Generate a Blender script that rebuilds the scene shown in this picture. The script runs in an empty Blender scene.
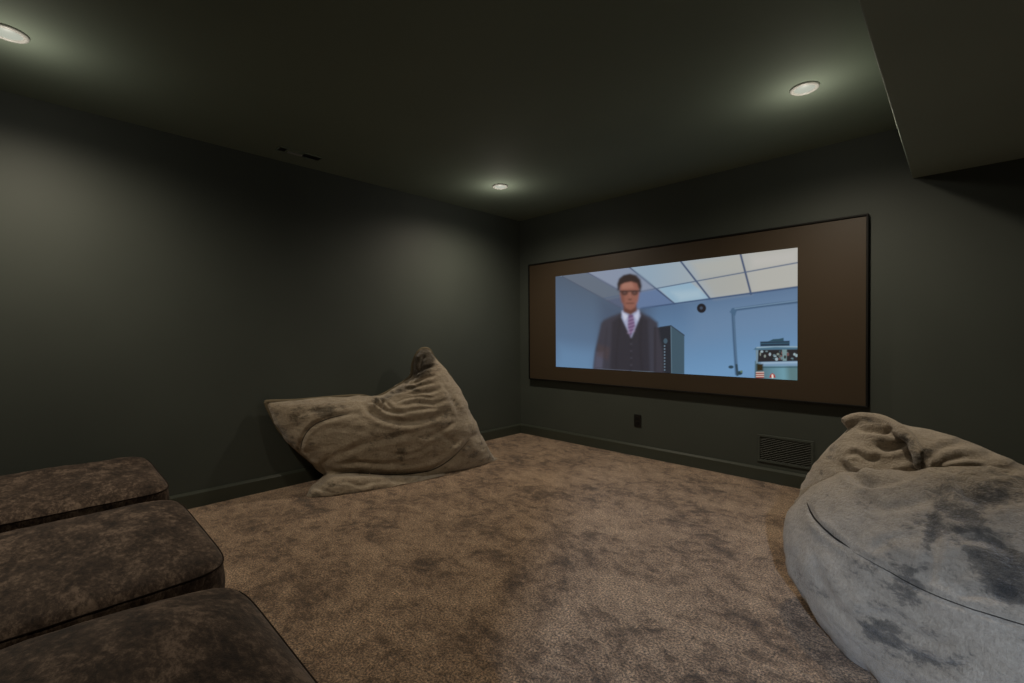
import bpy, bmesh, math
import numpy as np
from mathutils import Vector, Matrix, noise
from mathutils.geometry import delaunay_2d_cdt
from mathutils.bvhtree import BVHTree

C = bpy.context.scene.collection
scene = bpy.context.scene

# ------------------------------------------------------------------ camera
CAM_H, FPX, YAW, PITCH, ROLL, CX, CY = 1.132, 456.577, .7755, -.0127, -.0061, 511.98, 340.63
cF = np.array([-math.sin(YAW)*math.cos(PITCH), math.cos(YAW)*math.cos(PITCH), math.sin(PITCH)])
_R = np.array([math.cos(YAW), math.sin(YAW), 0.]); _U = np.cross(_R, cF)
cR = _R*math.cos(ROLL) + _U*math.sin(ROLL); cU = _U*math.cos(ROLL) - _R*math.sin(ROLL)
cO = np.array([0, 0, CAM_H])

def ray(x, y): return cF + cR*(x-CX)/FPX - cU*(y-CY)/FPX      # measured direction of a photo point
def proj(P):
    v = np.asarray(P) - cO; d = v @ cF
    return np.stack([CX + FPX*(v @ cR)/d, CY - FPX*(v @ cU)/d], -1)

cam_d = bpy.data.cameras.new('camera'); cam = bpy.data.objects.new('camera', cam_d); C.objects.link(cam)
M = Matrix.Identity(4)
for i in range(3):
    M[i][0], M[i][1], M[i][2], M[i][3] = cR[i], cU[i], -cF[i], cO[i]
cam.matrix_world = M
cam_d.sensor_width = 36; cam_d.lens = FPX/1024*36; cam_d.clip_start = .02
cam_d.shift_x = (512-CX)/1024; cam_d.shift_y = (CY-341.5)/1024
scene.camera = cam
scene.view_settings.view_transform = 'Standard'
scene.view_settings.look = 'None'
scene.cycles.max_bounces = 10; scene.cycles.diffuse_bounces = 6
scene.cycles.sample_clamp_indirect = 4

# ------------------------------------------------------------------ helpers
def obj(name, bm, mat=None, parent=None, smooth=False):
    me = bpy.data.meshes.new(name)
    if isinstance(bm, bmesh.types.BMesh):
        bm.to_mesh(me); bm.free()
    else:
        me.from_pydata([tuple(map(float, v)) for v in bm[0]], [], [tuple(map(int, f)) for f in bm[1]])
    o = bpy.data.objects.new(name, me); C.objects.link(o)
    if mat: me.materials.append(mat)
    if parent: o.parent = parent
    if smooth:
        me.polygons.foreach_set('use_smooth', [True]*len(me.polygons))
    return o
def tag(o, label, cat, group=None):
    o['label'] = label; o['category'] = cat
    if group: o['group'] = group
    return o
def struct(o): o['kind'] = 'structure'; return o
def thing(name, label, cat, loc=(0, 0, 0), group=None):
    o = bpy.data.objects.new(name, None); C.objects.link(o); o.location = loc
    o.empty_display_size = .1
    return tag(o, label, cat, group)
def box(bm, x0, x1, y0, y1, z0, z1, bev=0, seg=2):
    r = bmesh.ops.create_cube(bm, size=1)
    for v in r['verts']:
        v.co = Vector(((x0+x1)/2+v.co.x*(x1-x0), (y0+y1)/2+v.co.y*(y1-y0), (z0+z1)/2+v.co.z*(z1-z0)))
    if bev:
        es = list({e for v in r['verts'] for e in v.link_edges})
        bmesh.ops.bevel(bm, geom=es, offset=bev, segments=seg, profile=.5, affect='EDGES')
def boxes(*a):
    bm = bmesh.new()
    for q in a: box(bm, *q)
    return bm
def lathe(prof, n=48, cap=True):
    bm = bmesh.new(); rings = []
    for r, z in prof:
        if r < 1e-6: rings.append([bm.verts.new((0, 0, z))])
        else: rings.append([bm.verts.new((r*math.cos(2*math.pi*k/n), r*math.sin(2*math.pi*k/n), z)) for k in range(n)])
    for a, b in zip(rings, rings[1:]):
        for k in range(n):
            k2 = (k+1) % n
            if len(a) == 1 and len(b) > 1: bm.faces.new((a[0], b[k], b[k2]))
            elif len(b) == 1 and len(a) > 1: bm.faces.new((a[k], b[0], a[k2]))
            elif len(a) > 1: bm.faces.new((a[k], b[k], b[k2], a[k2]))
    bmesh.ops.recalc_face_normals(bm, faces=bm.faces)
    return bm
def tube(pts, rad, n=10, closed=False):
    """verts, faces of a tube along pts with radius (scalar or list)"""
    P = [Vector(p) for p in pts]; N = len(P)
    rr = rad if hasattr(rad, '__len__') else [rad]*N
    V, Fc = [], []
    up = Vector((0, 0, 1))
    prev = None
    for i in range(N):
        if closed: t = (P[(i+1) % N]-P[i-1])
        else: t = P[min(i+1, N-1)]-P[max(i-1, 0)]
        t.normalize()
        if prev is None:
            a = t.cross(up)
            if a.length < .1: a = t.cross(Vector((1, 0, 0)))
        else: a = prev - t*prev.dot(t)
        a.normalize(); b = t.cross(a); prev = a
        for k in range(n):
            th = 2*math.pi*k/n
            V.append(P[i] + (a*math.cos(th)+b*math.sin(th))*rr[i])
    for i in range(N if closed else N-1):
        j = (i+1) % N
        for k in range(n):
            k2 = (k+1) % n
            Fc.append((i*n+k, i*n+k2, j*n+k2, j*n+k))
    if not closed:
        Fc.append(tuple(range(n-1, -1, -1))); Fc.append(tuple((N-1)*n+k for k in range(n)))
    return V, Fc
def catmull(pts, n, closed=False):
    P = np.array(pts, float); m = len(P); out = []
    segs = m if closed else m-1
    for s in range(segs):
        if closed: a, b, c, d = P[(s-1) % m], P[s], P[(s+1) % m], P[(s+2) % m]
        else: a, b, c, d = P[max(s-1, 0)], P[s], P[s+1], P[min(s+2, m-1)]
        for k in range(n):
            t = k/n
            out.append(.5*((2*b)+(c-a)*t+(2*a-5*b+4*c-d)*t*t+(3*b-a-3*c+d)*t**3))
    if not closed: out.append(P[-1])
    return np.array(out)
def seg_dist(Q, poly, closed=False):
    """distance of points Q (n,2) to a polyline and the parameter 0..1 along it"""
    P = np.array(poly, float)
    if closed: P = np.vstack([P, P[:1]])
    L = np.linalg.norm(P[1:]-P[:-1], axis=1); cum = np.concatenate([[0], np.cumsum(L)])
    best = np.full(len(Q), 1e9); par = np.zeros(len(Q))
    for i in range(len(P)-1):
        d = P[i+1]-P[i]; l2 = max(d @ d, 1e-12)
        t = np.clip(((Q-P[i]) @ d)/l2, 0, 1)
        e = np.linalg.norm(Q-P[i]-t[:, None]*d, axis=1)
        m = e < best
        best[m] = e[m]; par[m] = (cum[i]+t[m]*L[i])/cum[-1]
    return best, par
def inside(Q, poly):
    P = np.array(poly, float); r = np.zeros(len(Q), bool)
    j = len(P)-1
    for i in range(len(P)):
        a, b = P[i], P[j]
        c = ((a[1] > Q[:, 1]) != (b[1] > Q[:, 1]))
        with np.errstate(divide='ignore', invalid='ignore'):
            x = (b[0]-a[0])*(Q[:, 1]-a[1])/(b[1]-a[1])+a[0]
        r ^= c & (Q[:, 0] < x); j = i
    return r
def sdist(Q, poly):
    d, _ = seg_dist(Q, poly, True)
    return np.where(inside(Q, poly), -d, d)

# ------------------------------------------------------------------ materials
def lin(c):
    return tuple(((v/255)/12.92 if v/255 <= .04045 else ((v/255+.055)/1.055)**2.4) for v in c)
class Mt:
    def __init__(s, name):
        s.m = bpy.data.materials.new(name); s.m.use_nodes = True
        s.t = s.m.node_tree; s.b = s.t.nodes['Principled BSDF']
        s.co = s.t.nodes.new('ShaderNodeTexCoord').outputs['Object']
    def n(s, typ, **k):
        nd = s.t.nodes.new(typ)
        for a, v in k.items():
            if a in nd.inputs.keys(): nd.inputs[a].default_value = v
            else: setattr(nd, a, v)
        return nd
    def link(s, a, b): s.t.links.new(a, b)
    def mapped(s, scale=(1, 1, 1), rot=(0, 0, 0)):
        m = s.n('ShaderNodeMapping'); m.inputs['Scale'].default_value = scale; m.inputs['Rotation'].default_value = rot
        s.link(s.co, m.inputs['Vector']); return m.outputs[0]
    def noise(s, scale, detail=3, rough=.55, vec=None, dist=0):
        nd = s.n('ShaderNodeTexNoise'); nd.inputs['Scale'].default_value = scale
        nd.inputs['Detail'].default_value = detail; nd.inputs['Roughness'].default_value = rough
        nd.inputs['Distortion'].default_value = dist
        s.link(vec if vec is not None else s.co, nd.inputs['Vector']); return nd.outputs['Fac']
    def ramp(s, fac, stops, interp='LINEAR'):
        nd = s.n('ShaderNodeValToRGB'); cr = nd.color_ramp; cr.interpolation = interp
        while len(cr.elements) < len(stops): cr.elements.new(.5)
        for e, (p, c) in zip(cr.elements, stops):
            e.position = p; e.color = (*c, 1) if len(c) == 3 else c
        s.link(fac, nd.inputs[0]); return nd.outputs[0]
    def mix(s, fac, a, b, blend='MIX'):
        nd = s.n('ShaderNodeMix', data_type='RGBA', blend_type=blend)
        for i, v in ((0, fac), (6, a), (7, b)):
            if isinstance(v, bpy.types.NodeSocket): s.link(v, nd.inputs[i])
            elif i == 0: nd.inputs[0].default_value = v
            else: nd.inputs[i].default_value = (*v, 1)
        return nd.outputs[2]
    def math(s, op, a, b=0):
        nd = s.n('ShaderNodeMath', operation=op)
        for i, v in ((0, a), (1, b)):
            if isinstance(v, bpy.types.NodeSocket): s.link(v, nd.inputs[i])
            else: nd.inputs[i].default_value = v
        return nd.outputs[0]
    def bump(s, h, strength=.3, dist=.01, prev=None):
        nd = s.n('ShaderNodeBump'); nd.inputs['Strength'].default_value = strength
        nd.inputs['Distance'].default_value = dist; s.link(h, nd.inputs['Height'])
        if prev is not None: s.link(prev, nd.inputs['Normal'])
        s.link(nd.outputs[0], s.b.inputs['Normal']); return nd.outputs[0]
    def set(s, **k):
        for a, v in k.items():
            a = a.replace('_', ' ')
            if isinstance(v, bpy.types.NodeSocket): s.link(v, s.b.inputs[a])
            elif isinstance(v, tuple) and len(v) == 3: s.b.inputs[a].default_value = (*v, 1)
            else: s.b.inputs[a].default_value = v
        return s

def paint_mat(name, col, rough=.55, var=.08, spec=.3):
    m = Mt(name)
    f = m.noise(1.3, 2)
    c = m.ramp(f, [(.3, tuple(v*(1-var) for v in col)), (.7, tuple(v*(1+var) for v in col))])
    m.set(Base_Color=c, Roughness=rough, Specular_IOR_Level=spec)
    m.bump(m.noise(260, 2), .06, .002)
    return m.m
WALL = (.056, .066, .057)
m_wall = paint_mat('wall_paint', WALL, .6)
m_ceil = paint_mat('ceiling_paint', (.155, .192, .150), .8, .05, .15)
m_ceil_lit = paint_mat('ceiling_paint_lit', (.25, .30, .25), .8, .05, .15)  # ceiling paint lightened so the soffit's brighter light is in its colour
m_base = paint_mat('baseboard_paint', (.046, .054, .042), .35, .04, .45)
m_grille = paint_mat('grille_paint', (.030, .033, .027), .5, .04, .2)
m_black = paint_mat('black_plastic', (.006, .006, .006), .35, .1, .4)
m_frame = paint_mat('black_velvet_frame', (.006, .006, .0055), .6, .1, .2)
m_backing = paint_mat('grille_backing', (.034, .038, .031), .6, .04, .2)
m_vent_light = paint_mat('light_metal', (.25, .26, .24), .4, .04, .4)
m_trim = paint_mat('white_trim', (.38, .385, .36), .4, .03, .4)

def carpet():
    m = Mt('plush_carpet')
    big = m.noise(2.3, 4, .6, m.mapped((1, 1.25, 1), (0, 0, .5)), .3)
    mid = m.noise(8, 5, .68, m.mapped((1, 1.3, 1), (0, 0, .9)), .5)
    sml = m.noise(26, 4, .7)
    fine = m.noise(120, 3, .8)
    fine2 = m.noise(420, 2, .7)
    pat = m.math('ADD', m.math('ADD', m.math('MULTIPLY', big, .36), m.math('MULTIPLY', mid, .38)), m.math('MULTIPLY', sml, .26))
    c = m.ramp(pat, [(.40, (.085, .053, .031)), (.455, (.180, .118, .073)), (.50, (.295, .202, .130)), (.58, (.415, .295, .195))])
    sp = m.ramp(fine, [(.38, (.12, .12, .12)), (.5, (.95, .95, .95)), (.61, (2.3, 2.2, 2.1))])
    c = m.mix(.85, c, sp, 'MULTIPLY')
    m.set(Base_Color=c, Roughness=.95, Specular_IOR_Level=.08, Sheen_Weight=.2, Sheen_Roughness=.6)
    b = m.bump(fine, 1.0, .014)
    b = m.bump(fine2, .6, .004, b)
    m.bump(pat, .6, .06, b)
    return m.m
m_carpet = carpet()

def plush(name, base, dark, light, scale=1.0):
    m = Mt(name)
    st = m.mapped((1, 1, 1.8), (.3, .5, .2))
    big = m.noise(3.4*scale, 6, .66, st, .35)
    mid = m.noise(15*scale, 6, .75, m.mapped((1, 1, 2.0), (.7, .2, .9)), .25)
    fine = m.noise(120, 4, .8, m.mapped((1, 1, .45)))
    nap = m.n('ShaderNodeAttribute', attribute_name='nap').outputs['Fac']
    k = m.math('ADD', m.math('MULTIPLY', big, .45), m.math('MULTIPLY', mid, .55))
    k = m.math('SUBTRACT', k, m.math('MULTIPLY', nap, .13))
    c = m.ramp(k, [(.25, dark), (.385, tuple((a*.62+b*.38) for a, b in zip(dark, base))), (.44, base), (.62, light)])
    c = m.mix(.5, c, m.ramp(fine, [(.3, (.55, .55, .55)), (.7, (1.35, 1.35, 1.35))]), 'MULTIPLY')
    m.set(Base_Color=c, Roughness=.9, Specular_IOR_Level=.1, Sheen_Weight=.45, Sheen_Roughness=.45)
    b = m.bump(fine, .75, .008)
    m.bump(mid, .6, .03, b)
    return m.m
m_plush = plush('taupe_faux_fur', (.335, .275, .200), (.060, .048, .032), (.47, .395, .295))
m_plush2 = plush('grey_faux_fur', (.345, .290, .222), (.045, .041, .036), (.450, .385, .305))
m_piping = paint_mat('fur_piping', (.15, .125, .085), .9, .3, .1)
m_thread = paint_mat('dark_seam_thread', (.035, .030, .026), .9, .3, .1)

def velvet():
    m = Mt('brown_crushed_velvet')
    a = m.noise(9, 6, .7, m.mapped((1, 1.5, 1), (0, 0, .4)), .3)
    b = m.noise(45, 5, .8, m.mapped((1, 1.6, 1), (0, 0, -.3)), .3)
    f = m.noise(300, 2)
    k = m.math('ADD', m.math('MULTIPLY', a, .5), m.math('MULTIPLY', b, .5))
    c = m.ramp(k, [(.38, (.011, .007, .005)), (.46, (.034, .022, .015)), (.52, (.066, .045, .032)), (.59, (.155, .112, .083))])
    m.set(Base_Color=c, Roughness=.75, Specular_IOR_Level=.15, Sheen_Weight=.15, Sheen_Roughness=.4)
    bb = m.bump(f, .3, .002)
    m.bump(b, .25, .006, bb)
    return m.m
m_velvet = velvet()
m_velvet_dark = paint_mat('dark_brown_velvet', (.022, .015, .011), .85, .4, .1)

def screen_mat():
    m = Mt('grey_projection_fabric')
    m.set(Base_Color=m.ramp(m.noise(2, 2), [(.3, (.052, .037, .022)), (.7, (.055, .039, .024))]), Roughness=.5, Specular_IOR_Level=.35)
    m.bump(m.noise(500, 1), .05, .001)
    return m.m
m_screen = screen_mat()
def emis(name, col, s):
    m = Mt(name); m.set(Base_Color=(.02, .02, .02), Emission_Color=col, Emission_Strength=s)
    return m.m

# ------------------------------------------------------------------ room
XL, XR, YB, YF, H = -3.6255, 2.3, -1.9, 3.835, 2.44
SX, SZ = -.2164, 2.102
T = .12
DX0, DX1, DZ = .73, 1.83, 2.10     # doorway in the wall behind the camera
struct(obj('floor', boxes((XL-T, XR+T, YB-T-1.6, YF+T, -.1, 0)), m_carpet))
struct(obj('ceiling', boxes((XL-T, XR+T, YB-T, YF+T, H, H+.1)), m_ceil))
struct(obj('wall_left', boxes((XL-T, XL, YB-T, YF+T, 0, H)), m_wall))
struct(obj('wall_front', boxes((XL, XR, YF, YF+T, 0, H)), m_wall))
struct(obj('wall_right', boxes((XR, XR+T, YB-T, YF+T, 0, H)), m_wall))
struct(obj('wall_back', boxes((XL, DX0, YB-T, YB, 0, H), (DX1, XR, YB-T, YB, 0, H), (DX0, DX1, YB-T, YB, DZ, H)), m_wall))
# dropped soffit along the right side of the ceiling
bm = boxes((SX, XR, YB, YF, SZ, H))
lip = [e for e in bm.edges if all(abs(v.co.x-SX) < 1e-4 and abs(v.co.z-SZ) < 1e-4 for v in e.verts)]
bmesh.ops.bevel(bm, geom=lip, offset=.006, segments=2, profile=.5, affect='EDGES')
struct(obj('trim_1', bm, m_ceil_lit))
# hall beyond the doorway
struct(obj('wall_hall', boxes((DX0-.7, DX0-.6, YB-T-1.6, YB-T, 0, 2.9), (DX1+.6, DX1+.7, YB-T-1.6, YB-T, 0, 2.9), (DX0-.7, DX1+.7, YB-T-1.7, YB-T-1.6, 0, 2.9), (DX0-.7, DX1+.7, YB-T-1.7, YB-T, 2.9, 3.0), (DX0-.7, DX1+.7, YB-T-.02, YB-T, H, 2.9)), m_trim))
def base_profile(length):
    pr = [(0, 0), (.016, 0), (.016, .090), (.014, .094), (.006, .107), (0, .107)]
    bm = bmesh.new()
    a = [bm.verts.new((0, y, z)) for y, z in pr]; b = [bm.verts.new((length, y, z)) for y, z in pr]
    n = len(pr)
    for i in range(n): bm.faces.new((a[i], a[(i+1) % n], b[(i+1) % n], b[i]))
    bm.faces.new(a[::-1]); bm.faces.new(b)
    bmesh.ops.recalc_face_normals(bm, faces=bm.faces)
    return bm
o = struct(obj('baseboard_front', base_profile(XR-XL), m_base)); o.location = (XR, YF, 0); o.rotation_euler = (0, 0, math.pi)
o = struct(obj('baseboard_left', base_profile(YF-YB), m_base)); o.location = (XL, YF, 0); o.rotation_euler = (0, 0, -math.pi/2)
o = struct(obj('baseboard_right', base_profile(YF-YB), m_base)); o.location = (XR, YB, 0); o.rotation_euler = (0, 0, math.pi/2)
o = struct(obj('baseboard_back', base_profile(DX0-XL), m_base)); o.location = (XL, YB, 0)

# ------------------------------------------------------------------ downlights
WARM = (1.0, .86, .68)
m_lens = emis('downlight_lens', (.88, .93, .78), 0.46)
m_glow = m_lens
def downlight(x, y, label, power, blend=1.0, size=165):
    t = thing('recessed_downlight', label, 'ceiling light', (x, y, H), 'recessed ceiling downlights')
    obj('trim_ring', lathe([(.048, -.002), (.050, -.010), (.058, -.012), (.066, -.008), (.070, 0), (.048, 0)]), m_trim, t, True)
    obj('lens', lathe([(.0495, -.004), (.040, -.010), (.022, -.013), (0, -.014)]), m_lens, t, True)
    l = bpy.data.lights.new('downlight_bulb', 'SPOT'); l.energy = power; l.color = WARM
    l.spot_size = math.radians(size); l.spot_blend = blend; l.shadow_soft_size = .045
    lo = bpy.data.objects.new('downlight_bulb', l); C.objects.link(lo); lo.parent = t; lo.location = (0, 0, -.035)
    # added point lamp below the fixture, brightens the ceiling in place of glare
    l = bpy.data.lights.new('added_halo_fill', 'POINT'); l.energy = power*.030; l.color = (1, .90, .78)
    l.shadow_soft_size = .03
    lo = bpy.data.objects.new('added_halo_fill', l); C.objects.link(lo); lo.parent = t; lo.location = (0, 0, -.20)
    return t
P = 74
downlight(-.597, 2.85, 'round glowing recessed downlight nearest the dropped ceiling box', P)
downlight(-2.888, 2.81, 'small round recessed downlight near the far corner above the left beanbag', P)
downlight(-2.915, -.10, 'bright recessed downlight at top left above the brown ottomans', P)
downlight(-.60, -.10, 'recessed downlight over the nearest ottoman, above the frame', P*.15)

# cool light of the hall entering by the doorway
def area(name, loc, aim, sx, sy, e, col, spread=180):
    l = bpy.data.lights.new(name, 'AREA'); l.shape = 'RECTANGLE'; l.size = sx; l.size_y = sy; l.energy = e; l.color = col
    l.spread = math.radians(spread)
    o = bpy.data.objects.new(name, l); C.objects.link(o); o.location = loc
    o.rotation_euler = (Vector(aim)-Vector(loc)).to_track_quat('-Z', 'Y').to_euler(); return o
area('hall_daylight', (1.336, -2.9, 2.45), (-.2, 1.5, 0), .09, .09, 43, (.60, .75, 1.0), 80)

# ------------------------------------------------------------------ ceiling vent, outlet, wall grille
t = thing('ceiling_vent', 'thin dark slot air vent in the ceiling near the left wall', 'vent', (-3.385, 1.29, H))
bm = bmesh.new()
box(bm, -.045, .045, -.15, -.143, -.006, 0); box(bm, -.045, .045, .143, .15, -.006, 0)
box(bm, -.045, -.036, -.143, .143, -.006, 0); box(bm, .036, .045, -.143, .143, -.006, 0)
obj('frame', bm, m_ceil, t)
obj('backing', boxes((-.036, .036, -.143, .143, -.0015, -.0005)), m_black, t)
for k in range(3):
    x = -.024+k*.024
    s = obj('slat', boxes((x-.008, x+.008, -.095, .02, -.006, -.003)), m_ceil, t)
obj('damper_plate', boxes((-.02, .004, -.08, .018, -.0105, -.006)), m_vent_light, t)

t = thing('wall_outlet', 'small black wall outlet low under the projection screen', 'outlet', (-2.13, YF, .327))
obj('cover_plate', boxes((-.036, .036, -.006, 0, -.058, .058, .003)), m_black, t)
for z in (-.021, .021):
    s = obj('socket', boxes((-.017, .017, -.009, -.006, z-.014, z+.014, .0015)), m_frame, t)
obj('screw', lathe([(.0, -.0085), (.003, -.0085), (.003, -.006)], 12), m_grille, t).rotation_euler = (0, 0, 0)

t = thing('return_air_grille', 'dark green louvred air grille low on the screen wall by the grey beanbag', 'vent', (-.925, YF, .252))
gw, gh = .185, .105
bm = bmesh.new()
for q in ((-gw, gw, -.008, 0, gh-.018, gh), (-gw, gw, -.008, 0, -gh, -gh+.018), (-gw, -gw+.018, -.008, 0, -gh+.018, gh-.018), (gw-.018, gw, -.008, 0, -gh+.018, gh-.018)):
    box(bm, *q, .002, 1)
obj('frame', bm, m_wall, t)
obj('backing', boxes((-gw+.018, gw-.018, -.0015, -.0005, -gh+.018, gh-.018)), m_backing, t)
bm = bmesh.new()
ix, iz = gw-.018, gh-.018
sl = .42
for k in range(-5, 15):
    # slanted blades cut to the opening
    z_at = lambda x: -iz+.004+k*.017+(x+ix)*sl-.10
    xs = [x for x in np.linspace(-ix, ix, 61) if -iz <= z_at(x) <= iz]
    if len(xs) < 3: continue
    a, b = xs[0], xs[-1]
    q = [bm.verts.new((x, y, z_at(x)+dz)) for x in (a, b) for y, dz in ((-.0015, .007), (-.0075, -.001), (-.0065, -.003), (-.0015, .004))]
    for n_ in range(4): bm.faces.new((q[n_], q[(n_+1) % 4], q[4+(n_+1) % 4], q[4+n_]))
    bm.faces.new(q[3::-1]); bm.faces.new(q[4:])
bmesh.ops.recalc_face_normals(bm, faces=bm.faces)
obj('louvre_blades', bm, m_grille, t)

# ------------------------------------------------------------------ projection screen
S0, S1, Z0, Z1 = -3.443, -.442, .646, 1.904
YS = YF-.036
scr = thing('projection_screen', 'wide wall-mounted projection screen with thin black frame, showing a film still', 'projection screen', ((S0+S1)/2, YF, Z0))
def at_scr(o): o.matrix_parent_inverse = Matrix.Translation(scr.location).inverted(); return o
fw = .012
at_scr(obj('frame', boxes((S0-fw, S1+fw, YS-.012, YF-.002, Z1, Z1+fw, .002), (S0-fw, S1+fw, YS-.012, YF-.002, Z0-fw, Z0, .002),
                   (S0-fw, S0, YS-.012, YF-.002, Z0, Z1, .002), (S1, S1+fw, YS-.012, YF-.002, Z0, Z1, .002)), m_frame, scr))
at_scr(obj('screen_fabric', boxes((S0, S1, YS, YS+.006, Z0, Z1)), m_screen, scr))

def film_picture():
    x0, x1, z0, z1 = -3.069, -.836, .790, 1.748
    NU, NV = 640, 275
    Y = YS-.0015
    X, Z = np.meshgrid(np.linspace(x0, x1, NU), np.linspace(z0, z1, NV))
    P3 = np.stack([X.ravel(), np.full(X.size, Y), Z.ravel()], -1)
    # the picture is laid out from points measured on the photograph, brought to the screen's plane
    def toxz(p):
        r = ray(*p); q = cO+r*(Y/r[1]); return (q[0], q[2])
    Q = np.stack([X.ravel(), Z.ravel()], -1)
    PX = proj(P3)
    K = 0.0094       # metres of screen per measured pixel, about
    img = np.zeros((Q.shape[0], 3))
    def S(c): return np.array(lin(c))
    def poly(pts, c, soft=.6, a=1.0, c2=None, axis=None):
        nonlocal img
        pts = np.array([toxz(p) for p in pts]); s = soft*K
        m = (Q[:, 0] > pts[:, 0].min()-2*s) & (Q[:, 0] < pts[:, 0].max()+2*s) & (Q[:, 1] > pts[:, 1].min()-2*s) & (Q[:, 1] < pts[:, 1].max()+2*s)
        if not m.any(): return
        cov = np.clip(.5-sdist(Q[m], pts)/(2*s), 0, 1)[:, None]; cov = cov*cov*(3-2*cov)*a
        col = S(c)
        if c2 is not None:
            h = PX[m]; t = np.clip((h @ np.array(axis[:2])-axis[2])/(axis[3]-axis[2]), 0, 1)[:, None]
            col = S(c)*(1-t)+S(c2)*t
        img[m] = img[m]*(1-cov)+col*cov
    def line(pts, w, c, soft=.5, a=1.0):
        nonlocal img
        pts = np.array([toxz(p) for p in pts])
        d, _ = seg_dist(Q, pts); cov = np.clip(.5-(d-w*K/2)/(2*soft*K), 0, 1)[:, None]*a
        img = img*(1-cov)+S(c)*cov
    def ell(cx, cy, rx, ry, c, soft=.6, a=1.0):
        poly([(cx+rx*math.cos(t), cy+ry*math.sin(t)) for t in np.linspace(0, 2*math.pi, 28)[:-1]], c, soft, a)
    # back wall
    poly([(540, 200), (830, 200), (830, 420), (540, 420)], (84, 112, 146), c2=(112, 155, 196), axis=(.15, 1, 400, 480))
    # left wall
    poly([(540, 200), (643, 200), (643, 420), (540, 420)], (77, 93, 112), 4, c2=(96, 128, 164), axis=(-.25, 1, 130, 235))
    poly([(600, 300), (650, 305), (650, 390), (600, 390)], (66, 80, 104), 12, .6)
    poly([(690, 305), (800, 290), (800, 330), (690, 345)], (120, 146, 176), 14, .35)
    poly([(560, 345), (595, 350), (595, 385), (550, 385)], (120, 165, 205), 12, .3)
    # ceiling
    ce = [(562, 276.3), (621.3, 308.3), (641, 308.3), (680.7, 302.8), (800, 286.6), (800, 235), (556, 235), (556, 275)]
    poly(ce, (150, 172, 190), .7, c2=(184, 184, 178), axis=(1, 0, 650, 760))
    poly([(562, 276.3), (621.3, 308.3), (641, 308.3), (617, 289.5), (587.3, 273), (580, 262), (556, 262)], (100, 113, 130), .7)
    poly([(587.3, 273), (617, 289.5), (641, 308.3), (674, 303.7), (629, 267.5), (620, 255), (580, 255)], (138, 150, 172), .7)
    poly([(620, 296), (658, 289), (674, 303.7), (641, 308.3), (621, 308)], (100, 124, 162), 1)
    poly([(606, 300), (621, 297), (625, 308), (621, 308.3)], (86, 98, 124), 1)
    poly([(659, 288), (690, 282), (709.9, 298.5), (674.7, 303.7)], (150, 182, 204), 1)
    poly([(672, 292), (700, 289), (704, 298), (680, 301)], (176, 200, 214), 4, .7)
    poly([(700, 277), (745, 270), (750, 292), (715, 297)], (174, 174, 167), 5, .7)
    poly([(690, 262), (740, 256), (743, 270), (700, 277)], (182, 182, 174), 5, .7)
    poly([(750, 256), (797, 250), (797, 262), (752, 268)], (196, 194, 190), 5, .7)
    G = (66, 84, 116)
    line([(587, 272.5), (625, 293.5)], 1.1, (72, 84, 112)); line([(629.5, 267.3), (674.7, 303.7)], 1.3, G)
    line([(680.7, 261.3), (709.9, 298.6)], 1.5, G); line([(740.3, 253.3), (751, 294)], 1.5, G)
    line([(604, 298.5), (658.9, 288), (800, 262.2)], .9, (78, 98, 128)); line([(641, 308.3), (680.7, 302.8), (800, 286.6)], 1.4, (62, 88, 124))
    line([(562, 276.3), (621.3, 308.3)], .8, (62, 74, 98), .6)
    # round black device on the wall
    ell(701.5, 308.2, 4.6, 4.7, (18, 24, 36)); ell(701.3, 308, 1.5, 1.5, (62, 76, 96))
    # pipe
    PC = (60, 92, 124)
    line([(736.6, 374), (734.4, 340), (732.8, 309.8), (765, 305.4), (800, 301.4)], 2.4, PC, .7); line([(737.0, 374), (734.8, 340), (733.4, 312)], .7, (96, 128, 156), .5, .7)
    poly([(729.5, 312), (733, 308), (737, 310), (735, 316)], (70, 104, 136), .8)
    line([(735, 308.8), (800, 300.4)], .7, (140, 172, 200), .5, .6)
    ell(731, 367, 2.6, 1.6, (36, 66, 84)); ell(739.5, 373, 3.0, 2.0, (30, 60, 74)); ell(741.5, 371.5, 1.1, 1.1, (96, 126, 100)); line([(736.5, 365), (737.5, 375)], 1.6, (40, 66, 82))
    # cabinet
    poly([(654, 328), (671, 325.6), (672, 374), (654, 373)], (30, 38, 50), .7)
    poly([(671, 325.6), (684.3, 335.4), (684.3, 374), (671.5, 373.5)], (62, 88, 104), .6)
    line([(671, 326), (671.6, 373)], .7, (92, 118, 134), .4); line([(660, 327.3), (671, 325.7), (684.2, 335.2)], .8, (34, 48, 62), .4)
    for k in range(9): ell(664.6, 346+k*3.0, .8, .8, (106, 128, 146), .4)
    ell(665.5, 341, 2.0, 2.6, (64, 88, 104))
    # tank with dark lid
    poly([(755, 361), (800, 360), (800, 385), (754.5, 385)], (74, 104, 116), .7, c2=(112, 160, 176), axis=(1, 0, 756, 784))
    poly([(786, 362), (800, 362), (800, 385), (788, 385)], (86, 116, 118), 3, .8)
    poly([(757, 361.8), (768, 360.4), (800, 360), (800, 366), (762, 366)], (126, 158, 188), 1.2)
    line([(760, 367.4), (800, 367.0)], .8, (44, 84, 100)); line([(762, 363), (798, 362.4)], .8, (170, 196, 216), .7)
    poly([(755.8, 349), (800, 348.6), (800, 361), (757, 362)], (28, 32, 40), .6)
    rs = np.random.RandomState(4)
    for k in range(26):
        c = [(168, 192, 202), (116, 142, 150), (120, 84, 84), (52, 84, 92), (146, 158, 150)][k % 5]
        ell(760+rs.rand()*38, 350.6+rs.rand()*9, .6+rs.rand()*1.2, .5+rs.rand()*1.3, c, .4, .85)
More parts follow.
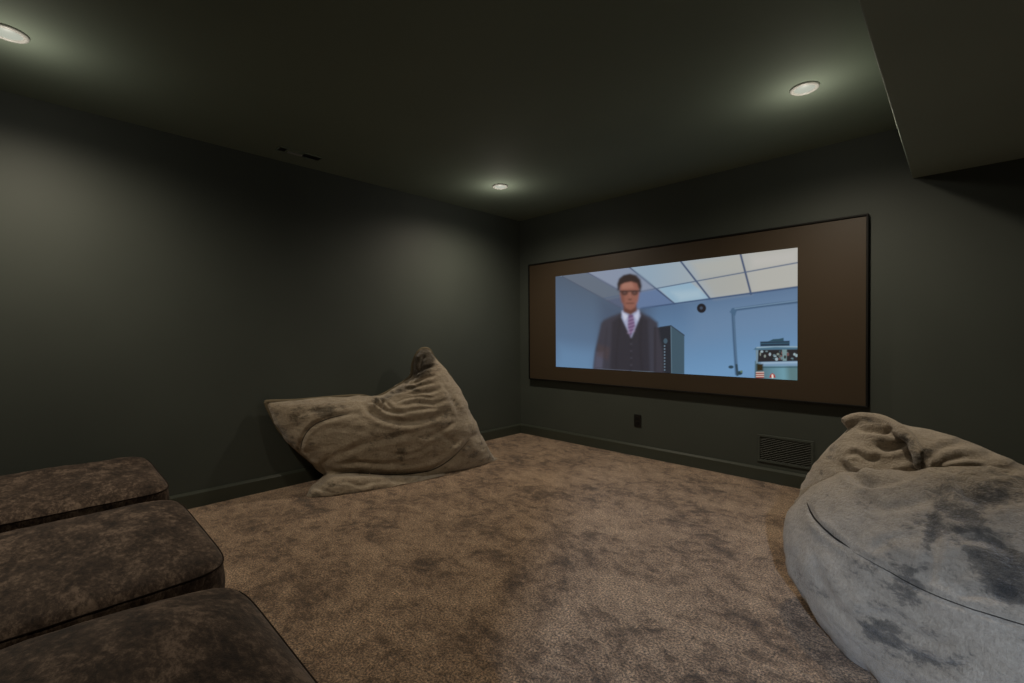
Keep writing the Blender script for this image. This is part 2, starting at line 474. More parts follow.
    poly([(755.8, 349), (758.4, 349), (757.8, 363), (756, 364)], (118, 146, 164), .4)
    poly([(782, 349), (786.8, 349), (786.6, 361), (782.8, 361)], (118, 146, 150), .5)
    ell(785, 357, 1.1, 1.7, (24, 34, 40), .4)
    poly([(753.4, 349.6), (756, 347.4), (775, 346.2), (800, 346.8), (800, 349.3), (757, 350)], (74, 112, 136), .5)
    line([(757, 347.6), (776, 346.4), (800, 346.9)], .8, (156, 184, 200), .5)
    poly([(760.2, 341.6), (789.6, 340.8), (789.6, 345.8), (760.4, 346.3)], (22, 52, 74), .5)
    poly([(768, 341.6), (773, 339.2), (779, 338.8), (783.5, 337.8), (783.8, 341.2)], (34, 74, 92), .5)
    line([(761, 343.6), (789, 343)], .6, (52, 96, 120), .4)
    poly([(756.8, 364), (763, 364), (763, 370.6), (756.8, 371)], (40, 36, 18), .9)
    for k, yy in enumerate((372.4, 374.6, 376.6)):
        line([(756.5, yy), (763.5, yy-.1)], .9, (214, 190, 178), .3)
        line([(756.5, yy+1.0), (763.5, yy+.9)], .8, (150, 44, 34), .3)
    poly([(769.4, 377.6), (770.4, 374.6), (772.4, 373.2), (774.6, 374.6), (775.6, 377.6)], (170, 38, 30), .5)
    line([(772.4, 375.2), (772.6, 377.4)], 1.3, (240, 226, 214), .3)
    # man in a dark three-piece suit
    suit = [(603.7, 320), (611, 316.5), (621.3, 312.6), (639, 311.4), (650, 316.5), (657.5, 322.4), (660, 338), (663, 352), (663.5, 374), (592.7, 371), (595, 350), (598.5, 334.5), (601, 323.3)]
    poly(suit, (56, 56, 68), 2.2, .97)
    poly([(612, 322), (622, 314), (631, 337), (640, 314), (648, 320), (650, 374), (610, 372)], (42, 43, 54), 2.0, .9)
    poly([(596, 352), (604, 352), (603, 369), (594, 368)], (96, 98, 120), 2.6, .5)
    poly([(598, 344), (610, 348), (608, 360), (597, 356)], (78, 64, 66), 2.6, .5)
    line([(621, 315), (630.8, 338.5)], 1.6, (30, 30, 40), 1.0, .8); line([(640, 314), (631.5, 338.5)], 1.6, (30, 30, 40), 1.0, .8)
    line([(641, 320), (640, 345), (642, 372)], 1.6, (32, 33, 43), 1.4, .7); line([(620, 320), (617, 345), (616, 371)], 1.4, (34, 35, 44), 1.4, .6)
    line([(631, 340), (631, 371)], .8, (28, 30, 40), .8, .6)
    line([(655, 328), (655, 372)], 1.8, (36, 36, 46), 1.4, .7); line([(607, 328), (603, 368)], 1.4, (40, 40, 50), 1.2, .5)
    for k in range(4): ell(631.2, 344+k*7, .7, .7, (90, 90, 104), .4, .7)
    poly([(621.8, 310.5), (638.9, 309.5), (640.3, 315.8), (631.2, 338), (621.6, 317.5)], (168, 176, 206), .9)
    poly([(622, 312), (628, 316), (624.6, 321)], (204, 208, 226), .7); poly([(639, 311), (634, 316), (638, 321)], (196, 202, 224), .7)
    tie = [(628.2, 314.9), (633.2, 314.5), (635.2, 325.7), (630.6, 337.2), (627.6, 326.8)]
    poly(tie, (104, 78, 118), .6)
    for k in range(5): line([(627.8, 319.5+k*3.4), (634.4, 317.3+k*3.4)], .9, (176, 150, 184), .5, .7)
    poly([(623.3, 304), (636.5, 303.5), (637, 311), (630.5, 315), (623.4, 312)], (98, 62, 56), 1.0)
    head = [(619.6, 284), (621, 279.5), (626, 277), (632, 276.9), (637, 279.2), (639.2, 284), (639.3, 293), (638, 301), (634.8, 307.6), (630.4, 310), (625.6, 308), (621.8, 302), (620, 294)]
    poly(head, (146, 96, 84), 1.2)
    poly([(621.5, 283), (632, 281.5), (634, 288), (622, 289)], (172, 122, 106), 1.8, .8)
    poly([(619, 289), (624, 291), (624.5, 305), (621.5, 302)], (110, 68, 60), 1.6, .6)
    hair = [(617.6, 291), (617.2, 284), (619, 278.6), (623.5, 275), (630, 273.6), (636.4, 275.2), (640.4, 279.6), (641.8, 286), (640.4, 292.6), (638.6, 288), (637, 283.4), (631, 281.6), (624.6, 282.8), (620.6, 285), (619.4, 290)]
    poly(hair, (42, 32, 34), 1.0)
    line([(620, 291.4), (639.4, 291.0)], 1.6, (36, 26, 30), .5, .85)
    for ex in (624.6, 634.6):
        ell(ex, 293, 3.3, 2.4, (52, 34, 36), .7, .8); ell(ex, 292.6, 1.2, .8, (120, 92, 90), .4, .6)
    line([(629.8, 292.5), (630.2, 298.8)], .9, (158, 112, 100), .5, .8); ell(630, 299.4, 2.0, .9, (86, 50, 46), .5, .8)
    line([(626.4, 303.4), (633.6, 303.2)], 1.0, (70, 38, 38), .5, .85); ell(630, 307, 2.4, 1.2, (138, 94, 84), .8, .6)
    # the man moved while the film frame was taken by the camera: his picture is soft
    G3 = img.reshape(NV, NU, 3); px2 = PX.reshape(NV, NU, 2)
    w = np.clip((px2[..., 0]-592)/8, 0, 1)*np.clip((657-px2[..., 0])/8, 0, 1)*np.clip((px2[..., 1]-268)/8, 0, 1)
    acc = np.zeros_like(G3); tot = 0
    for dx in range(-9, 10):
        for dy in (-3, -1, 1, 3):
            g = math.exp(-(dx/3.2)**2-(dy/2.4)**2); acc += g*np.roll(np.roll(G3, dx, 1), dy, 0); tot += g
    G3 = G3*(1-w[..., None])+acc/tot*w[..., None]
    img = G3.reshape(-1, 3)*.84
    v = P3.tolist(); f = []
    idx = np.arange(NU*NV).reshape(NV, NU)
    f = np.stack([idx[:-1, :-1], idx[:-1, 1:], idx[1:, 1:], idx[1:, :-1]], -1).reshape(-1, 4).tolist()
    m = Mt('projected_film_light')
    a = m.n('ShaderNodeAttribute', attribute_name='picture')
    m.set(Base_Color=(.03, .024, .018), Roughness=.6, Specular_IOR_Level=.2, Emission_Color=a.outputs['Color'], Emission_Strength=1.0)
    o = obj('projected_picture', (v, f), m.m, scr)
    ca = o.data.color_attributes.new('picture', 'FLOAT_COLOR', 'POINT')
    ca.data.foreach_set('color', np.concatenate([img, np.ones((len(img), 1))], 1).astype('f').ravel())
    o['label'] = 'bright bluish film picture of a man in a dark suit in a room'
    at_scr(o)
film_picture()

# ------------------------------------------------------------------ ottomans
def cushion(w, d, z0, z1, crown, nx=64, ny=48, nz=14, r=.07, seed=0, pw=2.2):
    """soft box: seam line at z0.., rounded upper edge and a crowned top"""
    bm = bmesh.new()
    bmesh.ops.create_grid(bm, x_segments=nx, y_segments=ny, size=1)
    V = []
    for v in bm.verts:
        s, t = v.co.x, v.co.y
        # squircle the plan corners
        k = 8.0
        q = (abs(s)**k+abs(t)**k)**(1/k) or 1e-9
        mx = max(abs(s), abs(t)) or 1e-9
        f = mx/q
        x, y = s*f*w/2, t*f*d/2
        e = mx                                            # 0 centre .. 1 edge
        prof = (1-e**4.5)**(1/2.0)
        cr = (1-abs(s)**2.2)*(1-abs(t)**2.4)
        z = z0+(z1-z0)*prof+crown*cr
        z += .010*noise.noise(Vector((x*4.5+seed, y*5.5, seed*1.7)))*min(1, (1-e)*5)
        z -= .006*abs(noise.noise(Vector((x*9+seed, y*14, 3.1))))*min(1, (1-e)*8)*(e**2)
        b = 1+.02*math.sin(e*math.pi)
        v.co = Vector((x*b, y*b, z))
    return bm
def ring(w, d, z, rad, k=8.0, n=160):
    P = []
    for i in range(n):
        a = 2*math.pi*i/n
        c, s_ = math.cos(a), math.sin(a)
        q = (abs(c)**k+abs(s_)**k)**(1/k)
        P.append((c/q*w/2, s_/q*d/2, z))
    return tube(P, rad, 8, True)
def side_band(w, d, z0, z1, bulge, inset=0, k=8.0, n=160, m=10, cap=True):
    V, Fc = [], []
    for j in range(m+1):
        t = j/m; z = z0+(z1-z0)*t
        g = bulge*math.sin(math.pi*t)
        for i in range(n):
            a = 2*math.pi*i/n; c, s_ = math.cos(a), math.sin(a)
            q = (abs(c)**k+abs(s_)**k)**(1/k)
            wob = .003*noise.noise(Vector((c*6, s_*6, z*9)))
            V.append((c/q*(w/2+g-inset+wob), s_/q*(d/2+g-inset+wob), z))
    for j in range(m):
        for i in range(n):
            i2 = (i+1) % n
            Fc.append((j*n+i, j*n+i2, (j+1)*n+i2, (j+1)*n+i))
    if cap:
        Fc.append(tuple(range(n-1, -1, -1))); Fc.append(tuple(m*n+i for i in range(n)))
    return V, Fc
OW, OD = .87, .68
def make_ottoman(x, yfront, label, seed, crown=.05, zs=.425):
    t = thing('ottoman', label, 'ottoman', (x, yfront-OD/2, 0), 'brown velvet ottomans in a row')
    obj('seat_top', cushion(OW, OD, zs, zs+.037, crown, seed=seed), m_velvet, t, True)
    obj('piping', ring(OW+.002, OD+.002, zs, .0026), m_velvet_dark, t, True)
    obj('side_panel', side_band(OW, OD, .30, zs, .006), m_velvet, t, True)
    obj('base', side_band(OW, OD, .06, .30, .004, .018), m_velvet_dark, t, True)
    for sx in (-1, 1):
        for sy in (-1, 1):
            bm = lathe([(0, .075), (.028, .075), (.022, .01), (.020, 0), (0, 0)], 20)
            o = obj('foot', bm, m_black, t, True); o.location = (sx*(OW/2-.09), sy*(OD/2-.09), 0)
    return t
make_ottoman(-3.08, .41, 'brown velvet ottoman farthest from the camera, beside the green wall', 1.3, .006, .408)
make_ottoman(-2.055, .40, 'middle brown velvet ottoman between the other two in the row', 5.7, .016, .412)
make_ottoman(-1.055, .375, 'nearest brown velvet ottoman at the bottom left corner', 9.1, .095)

# ------------------------------------------------------------------ beanbags
class Lobe:
    """pillow inflated from an outline lying in a plane of the room"""
    def __init__(s, outline, origin, normal, front, back, sub=6, pw=.5, g=90, add=None):
        s.o = np.array(origin, float); n = np.array(normal, float); s.n = n/np.linalg.norm(n)
        s.e1 = np.cross(np.array([0, 0, 1.]), s.n); s.e1 /= np.linalg.norm(s.e1); s.e2 = np.cross(s.n, s.e1)
        pc = catmull(outline, sub, True)
        uv = []
        for p in pc:
            r = ray(*p); t = ((s.o-cO) @ s.n)/(r @ s.n); q = cO+r*t-s.o
            uv.append((q @ s.e1, q @ s.e2))
        s.uv = np.array(uv)
        # resample evenly
        P = np.vstack([s.uv, s.uv[:1]]); L = np.concatenate([[0], np.cumsum(np.linalg.norm(np.diff(P, axis=0), axis=1))])
        nn = int(L[-1]/.018); tt = np.linspace(0, L[-1], nn+1)[:-1]
        s.uv = np.stack([np.interp(tt, L, P[:, 0]), np.interp(tt, L, P[:, 1])], -1)
        lo, hi = s.uv.min(0)-.02, s.uv.max(0)+.02
        h = max(hi-lo)/g; nx, ny = int((hi[0]-lo[0])/h)+1, int((hi[1]-lo[1])/h)+1
        gx, gy = np.meshgrid(lo[0]+h*np.arange(nx), lo[1]+h*np.arange(ny), indexing='ij')
        Q = np.stack([gx.ravel(), gy.ravel()], -1)
        mask = inside(Q, s.uv).reshape(nx, ny)
        A = np.zeros((nx, ny))
        for it in range(2600):
            B = np.zeros_like(A)
            B[1:-1, 1:-1] = .25*(A[2:, 1:-1]+A[:-2, 1:-1]+A[1:-1, 2:]+A[1:-1, :-2]+1)
            B[~mask] = 0
            if it > 50: B = A+1.0*(B-A)
            A = B
        A /= A.max()
        step = .026
        ix = np.arange(lo[0], hi[0], step); iy = np.arange(lo[1], hi[1], step)
        IQ = np.stack(np.meshgrid(ix, iy, indexing='ij'), -1).reshape(-1, 2)
        d = sdist(IQ, s.uv); IQ = IQ[d < -.012]
        allp = np.vstack([s.uv, IQ]); nb = len(s.uv)
        vs, es, fs, *_ = delaunay_2d_cdt([Vector(p) for p in allp], [(i, (i+1) % nb) for i in range(nb)], [], 1, 1e-6)
        vv = np.array([tuple(v) for v in vs])
        cen = np.array([vv[list(f)].mean(0) for f in fs]); keep = inside(cen, s.uv)
        fs = [tuple(f) for f, k in zip(fs, keep) if k]
        fx = np.clip((vv[:, 0]-lo[0])/h, 0, nx-1.001); fy = np.clip((vv[:, 1]-lo[1])/h, 0, ny-1.001)
        i, j = fx.astype(int), fy.astype(int); a, b = fx-i, fy-j
        hh = A[i, j]*(1-a)*(1-b)+A[i+1, j]*a*(1-b)+A[i, j+1]*(1-a)*b+A[i+1, j+1]*a*b
        hh = hh**pw
        dist, _ = seg_dist(vv, s.uv, True); edge = dist < 1e-4
        hh[edge] = 0
        base = s.o+vv[:, :1]*s.e1+vv[:, 1:]*s.e2
        fr = base+(hh*front)[:, None]*s.n; bk = base-(hh*back)[:, None]*s.n
        nV = len(vv); mapb = np.where(edge, np.arange(nV), np.arange(nV)+nV)
        s.V = np.vstack([fr, bk])
        area = lambda f: np.cross(vv[f[1]]-vv[f[0]], vv[f[2]]-vv[f[0]])
        s.F = []
        for f in fs:
            f = f if area(f) > 0 else f[::-1]
            s.F.append(tuple(f)); s.F.append(tuple(int(mapb[q]) for q in f[::-1]))
    def point(s, p, off=0):
        r = ray(*p); t = ((s.o-cO) @ s.n)/(r @ s.n); return cO+r*t+s.n*off

def fuse(parts, voxel, smooth_it, clampf):
    bm = bmesh.new()
    for V, Fc in parts:
        vs = [bm.verts.new(tuple(map(float, v))) for v in V]
        for f in Fc:
            try: bm.faces.new([vs[k] for k in f])
            except ValueError: pass
    bmesh.ops.delete(bm, geom=[v for v in bm.verts if not v.link_faces], context='VERTS')
    me = bpy.data.meshes.new('tmp'); bm.to_mesh(me); bm.free()
    o = bpy.data.objects.new('tmp', me); C.objects.link(o)
    md = o.modifiers.new('r', 'REMESH'); md.mode = 'VOXEL'; md.voxel_size = voxel
    bpy.context.view_layer.update()
    ev = o.evaluated_get(bpy.context.evaluated_depsgraph_get()); m2 = ev.to_mesh()
    V = np.empty(len(m2.vertices)*3); m2.vertices.foreach_get('co', V); V = V.reshape(-1, 3)
    Fc = [tuple(p.vertices) for p in m2.polygons]
    E = np.empty(len(m2.edges)*2, int); m2.edges.foreach_get('vertices', E); E = E.reshape(-1, 2)
    ev.to_mesh_clear(); bpy.data.objects.remove(o)
    V = smooth(V, E, smooth_it); V = clampf(V)
    return V, Fc, E
def smooth(V, E, it, lam=.5, taubin=True):
    n = len(V); deg = np.bincount(E.ravel(), minlength=n)[:, None].astype(float)
    for k in range(it):
        S = np.zeros_like(V)
        for c in range(3):
            S[:, c] = np.bincount(E[:, 0], V[E[:, 1], c], n)+np.bincount(E[:, 1], V[E[:, 0], c], n)
        l = lam if (k % 2 == 0 or not taubin) else -lam*1.04
        V = V+l*(S/np.maximum(deg, 1)-V)
    return V
def normals(V, Fc):
    F4 = np.array(Fc); N = np.zeros_like(V)
    fn = np.cross(V[F4[:, 2]]-V[F4[:, 0]], V[F4[:, 3]]-V[F4[:, 1]])
    for k in range(4):
        for c in range(3): N[:, c] += np.bincount(F4[:, k], fn[:, c], len(V))
    return N/np.maximum(np.linalg.norm(N, axis=1, keepdims=True), 1e-12)
def sculpt(V, Fc, E, creases, clampf, wr=(.006, 5, 9), seed=0.):
    N = normals(V, Fc)
    view = cO-V; view /= np.linalg.norm(view, axis=1, keepdims=True)
    face = np.clip(((N*view).sum(1)+.05)*4, 0, 1)
    px = proj(V); disp = np.zeros(len(V))
    for pts, depth, w in creases:
        pts = catmull(pts, 5)
        bb = (px[:, 0] > pts[:, 0].min()-5*w) & (px[:, 0] < pts[:, 0].max()+5*w) & (px[:, 1] > pts[:, 1].min()-5*w) & (px[:, 1] < pts[:, 1].max()+5*w) & (face > 0)
        ii = np.where(bb)[0]
        if not len(ii): continue
        d, t = seg_dist(px[ii], pts)
        fade = np.clip(np.minimum(t, 1-t)*5, 0, 1)**.7
        endd = np.where((t < .001) | (t > .999), 0, 1)
        disp[ii] += face[ii]*fade*(-depth*np.exp(-(d/w)**2)+.45*depth*np.exp(-((d-2.0*w)/(1.1*w))**2))
    rnd = np.array([noise.noise(Vector((v[0]*wr[1]+seed, v[1]*wr[1], v[2]*wr[2]))) +
                    .5*noise.noise(Vector((v[0]*wr[1]*2.3, v[1]*wr[1]*2.3+seed, v[2]*wr[2]*2.1))) for v in V])
    disp += wr[0]*rnd
    V = V+N*disp[:, None]
    V = smooth(V, E, 2)
    return clampf(V)
def blot(V, spots):
    px = proj(V); a = np.zeros(len(V))
    for x, y, rx, ry, ang, s in spots:
        c, n_ = math.cos(ang), math.sin(ang)
        u = ((px[:, 0]-x)*c+(px[:, 1]-y)*n_)/rx; w = (-(px[:, 0]-x)*n_+(px[:, 1]-y)*c)/ry
        a += s*np.exp(-(u*u+w*w))
    return a
def bag_mesh(name, V, Fc, mat, parent, spots):
    o = obj(name, (V, Fc), mat, parent, True)
    at = o.data.attributes.new('nap', 'FLOAT', 'POINT'); at.data.foreach_set('value', blot(V, spots).astype('f'))
    o.matrix_parent_inverse = Matrix.Translation(parent.location).inverted()
    return o
def on_surface(bvh, pts, lift=.0, fallback=None, n=5):
    out = []
    for p in catmull(pts, n):
        r = Vector(ray(*p)).normalized(); hit = bvh.ray_cast(Vector(cO), r)
        if hit[0] is not None: out.append(hit[0]+hit[1]*lift)
        elif fallback is not None: out.append(Vector(fallback(p)))
    return out

# left beanbag -------------------------------------------------------
nb_ = np.array([.955, -.297, 0])
def l_org(off): return np.array([-3.08, 2.02, .4])-nb_*off
main = [(265, 403), (268.5, 400.8), (295.6, 400), (331.8, 396.7), (359.6, 395.2), (373.5, 397.2), (387.4, 391.7), (404, 381.4), (411, 375), (412, 364), (416, 353), (422, 347.6),
        (429.5, 349), (435, 358), (446.3, 370), (457.5, 385.6), (468.5, 407.9), (479.6, 432.9), (491, 452.4), (497.5, 465.5), (493, 471), (470, 478), (440, 485), (400, 488),
        (356.8, 480), (335, 478), (322, 473), (309, 461.5), (292.3, 447), (278.3, 430.1), (271, 416.2)]
L1 = Lobe(main, l_org(.20), nb_, .27, .33)
low = [(306, 498), (311, 490), (322, 486), (332, 477), (365, 474), (410, 476), (440, 480), (446, 485), (430, 492), (395.7, 499), (359.6, 504), (322, 504), (309, 502)]
L2 = Lobe(low, l_org(-.03), nb_, .10, .38)
def cl_left(V):
    V = V.copy(); V[:, 2] = np.maximum(V[:, 2], .003); V[:, 0] = np.maximum(V[:, 0], XL+.03); return V
V, Fc, E = fuse([(L1.V, L1.F), (L2.V, L2.F)], .010, 14, cl_left)
def Zl(x, y): return (240+x/3.596, 330+y/3.596)
cr = [
 ([Zl(*p) for p in [(330, 516), (420, 512), (520, 520), (620, 516), (700, 500), (770, 455), (830, 390)]], .020, 2.6),   # lower fold
 ([Zl(*p) for p in [(215, 440), (225, 390), (260, 345), (320, 318), (400, 300), (440, 305)]], .012, 2.2),
 ([Zl(*p) for p in [(430, 245), (470, 290), (520, 318), (600, 332), (680, 318), (760, 290)]], .020, 3.4),
 ([Zl(*p) for p in [(450, 255), (490, 262), (530, 290), (600, 300)]], .022, 2.2),
 ([Zl(*p) for p in [(480, 250), (500, 275), (520, 262), (550, 285)]], .016, 1.6),
 ([Zl(*p) for p in [(530, 235), (560, 225), (600, 220), (640, 200)]], .010, 1.6),
 ([Zl(*p) for p in [(560, 250), (610, 232), (670, 225), (720, 215)]], .008, 1.8),
 ([Zl(*p) for p in [(590, 195), (630, 190), (670, 172), (710, 165)]], .008, 1.4),
 ([Zl(*p) for p in [(570, 275), (640, 262), (700, 265), (760, 245)]], .007, 2.0),
 ([Zl(*p) for p in [(300, 470), (400, 430), (500, 395), (600, 375), (690, 345)]], .008, 3.0),
 ([Zl(*p) for p in [(420, 560), (520, 540), (600, 545), (680, 530)]], .010, 2.2),
 ([Zl(*p) for p in [(700, 350), (760, 400), (800, 395)]], .006, 2.6),
 ([Zl(*p) for p in [(330, 560), (380, 545), (430, 560), (480, 555)]], .006, 1.8),
 ([Zl(*p) for p in [(645, 145), (655, 110), (668, 90)]], .022, 2.0),
 ([Zl(*p) for p in [(620, 160), (660, 140), (710, 128)]], .014, 1.6),
 ([Zl(*p) for p in [(180, 320), (230, 300), (300, 285)]], .005, 2.0),
 ([Zl(*p) for p in [(555, 262), (600, 246), (650, 240), (700, 246)]], .009, 1.2),
 ([Zl(*p) for p in [(540, 300), (600, 292), (660, 284), (720, 282)]], .008, 1.5),
 ([Zl(*p) for p in [(575, 212), (620, 208), (665, 196), (700, 190)]], .009, 1.1),
 ([Zl(*p) for p in [(500, 246), (512, 262), (505, 280)]], .014, 1.2),
 ([Zl(*p) for p in [(640, 385), (700, 375), (760, 340), (790, 330)]], .007, 2.0),
 ([Zl(*p) for p in [(300, 360), (360, 350), (420, 360), (470, 350)]], .006, 2.6),
 ([Zl(*p) for p in [(330, 485), (420, 478), (520, 480), (600, 470)]], .007, 2.0),
 ([Zl(*p) for p in [(520, 440), (600, 450), (660, 430), (700, 400)]], .006, 2.0),
 ([Zl(*p) for p in [(720, 180), (760, 240), (790, 310)]], .006, 2.4),
 ([Zl(*p) for p in [(260, 560), (300, 575), (340, 590)]], .008, 1.6),
]
V = sculpt(V, Fc, E, cr, cl_left, (.010, 6, 10), 2.)
lb = thing('beanbag', 'brownish plush beanbag slumped against the left wall, peaked corner up', 'beanbag', (-3.2, 2.0, 0))
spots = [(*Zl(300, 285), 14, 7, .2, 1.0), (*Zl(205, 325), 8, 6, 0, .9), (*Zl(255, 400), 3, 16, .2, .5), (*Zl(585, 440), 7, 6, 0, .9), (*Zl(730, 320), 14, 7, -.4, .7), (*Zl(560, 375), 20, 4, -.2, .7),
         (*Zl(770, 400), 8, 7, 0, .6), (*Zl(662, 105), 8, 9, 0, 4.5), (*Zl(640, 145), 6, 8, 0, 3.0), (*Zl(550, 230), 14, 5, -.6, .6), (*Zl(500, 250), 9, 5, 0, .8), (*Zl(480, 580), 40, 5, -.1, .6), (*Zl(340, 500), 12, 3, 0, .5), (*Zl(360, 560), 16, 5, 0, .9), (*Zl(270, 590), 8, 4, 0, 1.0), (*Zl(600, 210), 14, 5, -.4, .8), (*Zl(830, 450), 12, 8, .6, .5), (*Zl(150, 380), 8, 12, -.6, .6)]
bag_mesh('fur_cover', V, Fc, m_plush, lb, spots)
bl = BVHTree.FromPolygons([tuple(v) for v in V], Fc)
def pipe_along(lobe, pxs, rad, parent, bvh=None, name='piping', mat=None, off=0.):
    pts = [lobe.point(p, off) for p in catmull(pxs, 6)]
    rr = [rad*min(1, .35+3*min(i, len(pts)-1-i)/len(pts)) for i in range(len(pts))]
    o = obj(name, tube(pts, rr, 8), mat or m_piping, parent, True)
    o.matrix_parent_inverse = Matrix.Translation(parent.location).inverted(); return o
pipe_along(L1, [(322, 472), (309.5, 461.3), (293.3, 446.8), (279.3, 430), (272, 416), (266.5, 403.6), (269.5, 401.6), (295.6, 400.8), (331.8, 397.6), (359.6, 396), (373.5, 398), (387.4, 392.4), (404, 382), (411.5, 375), (413, 364), (417, 354), (422.5, 349), (429, 350), (434.5, 358.5), (445.5, 370.5), (456.5, 386), (466, 405), (473, 420)], .015, lb)
# two small fabric gathers: seam lines stitched on the cover
def seam(bvh, pts, rad, parent, mat=None, name='seam', lift=.001):
    pp = on_surface(bvh, pts, lift)
    rr = [rad*min(1, .2+4*min(i, len(pp)-1-i)/len(pp)) for i in range(len(pp))]
    o = obj(name, tube(pp, rr, 6), mat or m_thread, parent, True)
    o.matrix_parent_inverse = Matrix.Translation(parent.location).inverted(); return o
seam(bl, [Zl(*p) for p in [(218, 430), (228, 388), (262, 345), (320, 318), (395, 301)]], .003, lb)
seam(bl, [Zl(*p) for p in [(340, 516), (420, 513), (520, 520), (620, 516), (700, 499), (768, 455), (826, 392)]], .004, lb)

# right beanbag ------------------------------------------------------
nA = np.array([-.30, -.80, .52])
A1 = Lobe([(786, 536), (790, 518), (802, 504), (817, 491), (838, 478), (870, 474), (921, 474), (960, 473), (1000, 471), (1050, 475), (1110, 497), (1180, 540), (1230, 620), (1240, 720), (1180, 800), (1080, 830), (980, 775), (925, 723),
           (879, 684), (853, 664), (831, 635), (806, 600), (789, 570)], (-.15, 2.12, .30), nA, .25, .42)
A2 = Lobe([(849, 428.6), (856, 422), (866, 417.5), (885, 418.5), (909, 423.5), (964, 441), (1024, 464), (1070, 490), (1100, 560), (1060, 640), (900, 640), (815, 570), (791, 520), (798, 493), (809, 474), (828, 449)],
          (-.1, 2.57, .4), np.array([-.15, -.95, .25]), .26, .30)
def cl_right(V):
    V = V.copy(); V[:, 2] = np.maximum(V[:, 2], .003); return V
b2 = BVHTree.FromPolygons([tuple(map(float, v)) for v in A2.V], A2.F)
flap_px = [(842, 423), (852, 420.5), (866, 419.5), (884, 421.5), (899, 428), (911, 439), (918, 453), (921, 471)]
fl = []
for p in catmull(flap_px, 5):
    r = Vector(ray(*p)).normalized(); hit = b2.ray_cast(Vector(cO), r)
    fl.append(np.array(hit[0]) if hit[0] is not None else None)
first = next(i for i, q in enumerate(fl) if q is not None)
for i in range(len(fl)):
    if fl[i] is None:
        j = min((k for k in range(len(fl)) if fl[k] is not None), key=lambda k: abs(k-i))
        dd = (fl[j]-cO) @ cF if fl[j] is not None else 2
        r = ray(*catmull(flap_px, 5)[i]); fl[i] = cO+r*dd
dep = np.array([(q-cO) @ cF for q in fl]); ker = np.ones(9)/9
dep = np.convolve(np.pad(dep, 4, 'edge'), ker, 'valid')-np.linspace(.020, .060, len(dep))
fl = [cO+ray(*p)*d for p, d in zip(catmull(flap_px, 5), dep)]
fr_ = [.018+.013*math.sin(math.pi*min(1, i/len(fl)*1.1+.15)) for i in range(len(fl))]
V, Fc, E = fuse([(A1.V, A1.F), (A2.V, A2.F), tube(fl, fr_, 12)], .010, 16, cl_right)
def Zr(x, y): return (750+x*.4288, 390+y*.4288)
def Zq(x, y): return (820+x*.205, 400+y*.205)
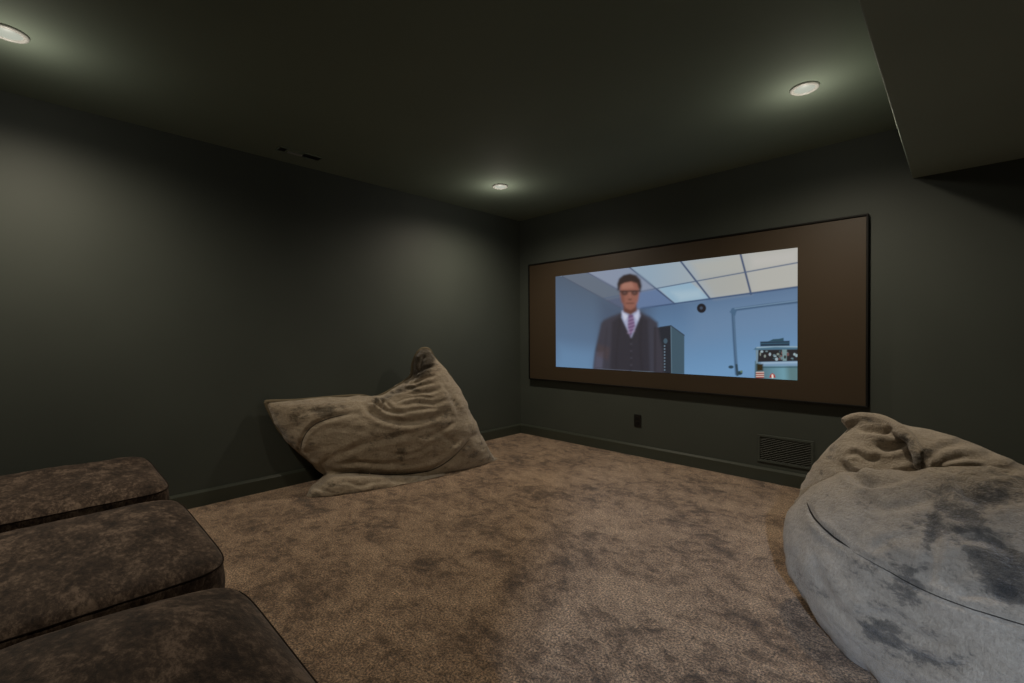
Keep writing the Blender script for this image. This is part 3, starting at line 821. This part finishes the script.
cr = [
 ([Zr(*p) for p in [(130, 255), (150, 298), (190, 340), (235, 370)]], .007, 2.6),
 ([Zr(*p) for p in [(235, 372), (330, 425), (400, 465), (500, 505), (639, 548)]], .008, 3.0),
 ([Zq(*p) for p in [(130, 385), (240, 392), (340, 385), (440, 365), (520, 352)]], .018, 4.5),
 ([Zq(*p) for p in [(510, 360), (560, 350), (680, 345), (820, 335)]], .018, 3.4),
 ([Zq(*p) for p in [(100, 300), (140, 350), (200, 380), (260, 390)]], .018, 4.0),
 ([Zq(*p) for p in [(180, 140), (260, 150), (320, 160), (345, 130)]], .018, 2.6),
 ([Zq(*p) for p in [(260, 215), (320, 235), (390, 225), (430, 190)]], .020, 3.6),
 ([Zq(*p) for p in [(120, 270), (180, 262), (240, 290), (300, 280)]], .010, 2.6),
 ([Zq(*p) for p in [(500, 250), (515, 300), (510, 350)]], .024, 3.0),
 ([Zq(*p) for p in [(520, 330), (560, 260), (610, 220), (700, 215)]], .010, 3.0),
 ([Zq(*p) for p in [(540, 345), (620, 300), (700, 275), (800, 280)]], .010, 3.0),
 ([Zq(*p) for p in [(640, 360), (690, 420), (720, 480)]], .010, 4.0),
 ([Zq(*p) for p in [(820, 380), (880, 350), (960, 345)]], .014, 5.0),
 ([Zr(*p) for p in [(395, 290), (430, 330), (425, 400), (395, 450)]], .006, 6.0),
 ([Zr(*p) for p in [(160, 440), (180, 480), (215, 500)]], .005, 5.0),
 ([Zr(*p) for p in [(480, 210), (540, 260), (600, 250), (639, 265)]], .012, 7.0),
 ([Zr(*p) for p in [(330, 600), (420, 640), (520, 650)]], .008, 6.0),
 ([Zr(*p) for p in [(140, 380), (170, 450), (220, 520), (290, 580)]], .008, 6.0),
 ([Zr(*p) for p in [(240, 520), (330, 530), (400, 580), (470, 590)]], .009, 5.0),
 ([Zr(*p) for p in [(430, 300), (480, 340), (560, 350), (630, 400)]], .012, 6.0),
 ([Zr(*p) for p in [(250, 250), (310, 270), (390, 260), (450, 235)]], .008, 5.0),
 ([Zr(*p) for p in [(280, 380), (330, 350), (400, 345)]], .006, 5.0),
 ([Zr(*p) for p in [(470, 480), (540, 470), (610, 490)]], .007, 5.0),
]
V = sculpt(V, Fc, E, cr, cl_right, (.014, 4.5, 6.5), 7.)
rb = thing('beanbag', 'large grey plush beanbag at the right edge beside the air grille', 'beanbag', (.05, 2.3, 0))
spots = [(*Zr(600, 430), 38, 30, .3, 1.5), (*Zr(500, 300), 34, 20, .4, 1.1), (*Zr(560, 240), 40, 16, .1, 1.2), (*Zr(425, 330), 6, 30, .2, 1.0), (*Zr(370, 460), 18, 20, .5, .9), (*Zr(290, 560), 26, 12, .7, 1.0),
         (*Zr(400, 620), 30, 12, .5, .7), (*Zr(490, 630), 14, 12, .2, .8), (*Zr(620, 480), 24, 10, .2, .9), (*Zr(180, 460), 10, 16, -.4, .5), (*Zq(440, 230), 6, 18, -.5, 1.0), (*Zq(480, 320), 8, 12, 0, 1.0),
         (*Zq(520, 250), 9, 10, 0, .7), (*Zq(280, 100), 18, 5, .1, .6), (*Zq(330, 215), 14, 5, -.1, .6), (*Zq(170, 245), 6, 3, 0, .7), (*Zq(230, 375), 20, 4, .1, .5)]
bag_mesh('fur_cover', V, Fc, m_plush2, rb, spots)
br = BVHTree.FromPolygons([tuple(v) for v in V], Fc)
seam(br, [Zr(*p) for p in [(133, 262), (150, 298), (190, 338), (234, 369)]], .0035, rb)
seam(br, [Zr(*p) for p in [(240, 377), (330, 427), (400, 465), (500, 505), (639, 548), (720, 570)]], .0016, rb)
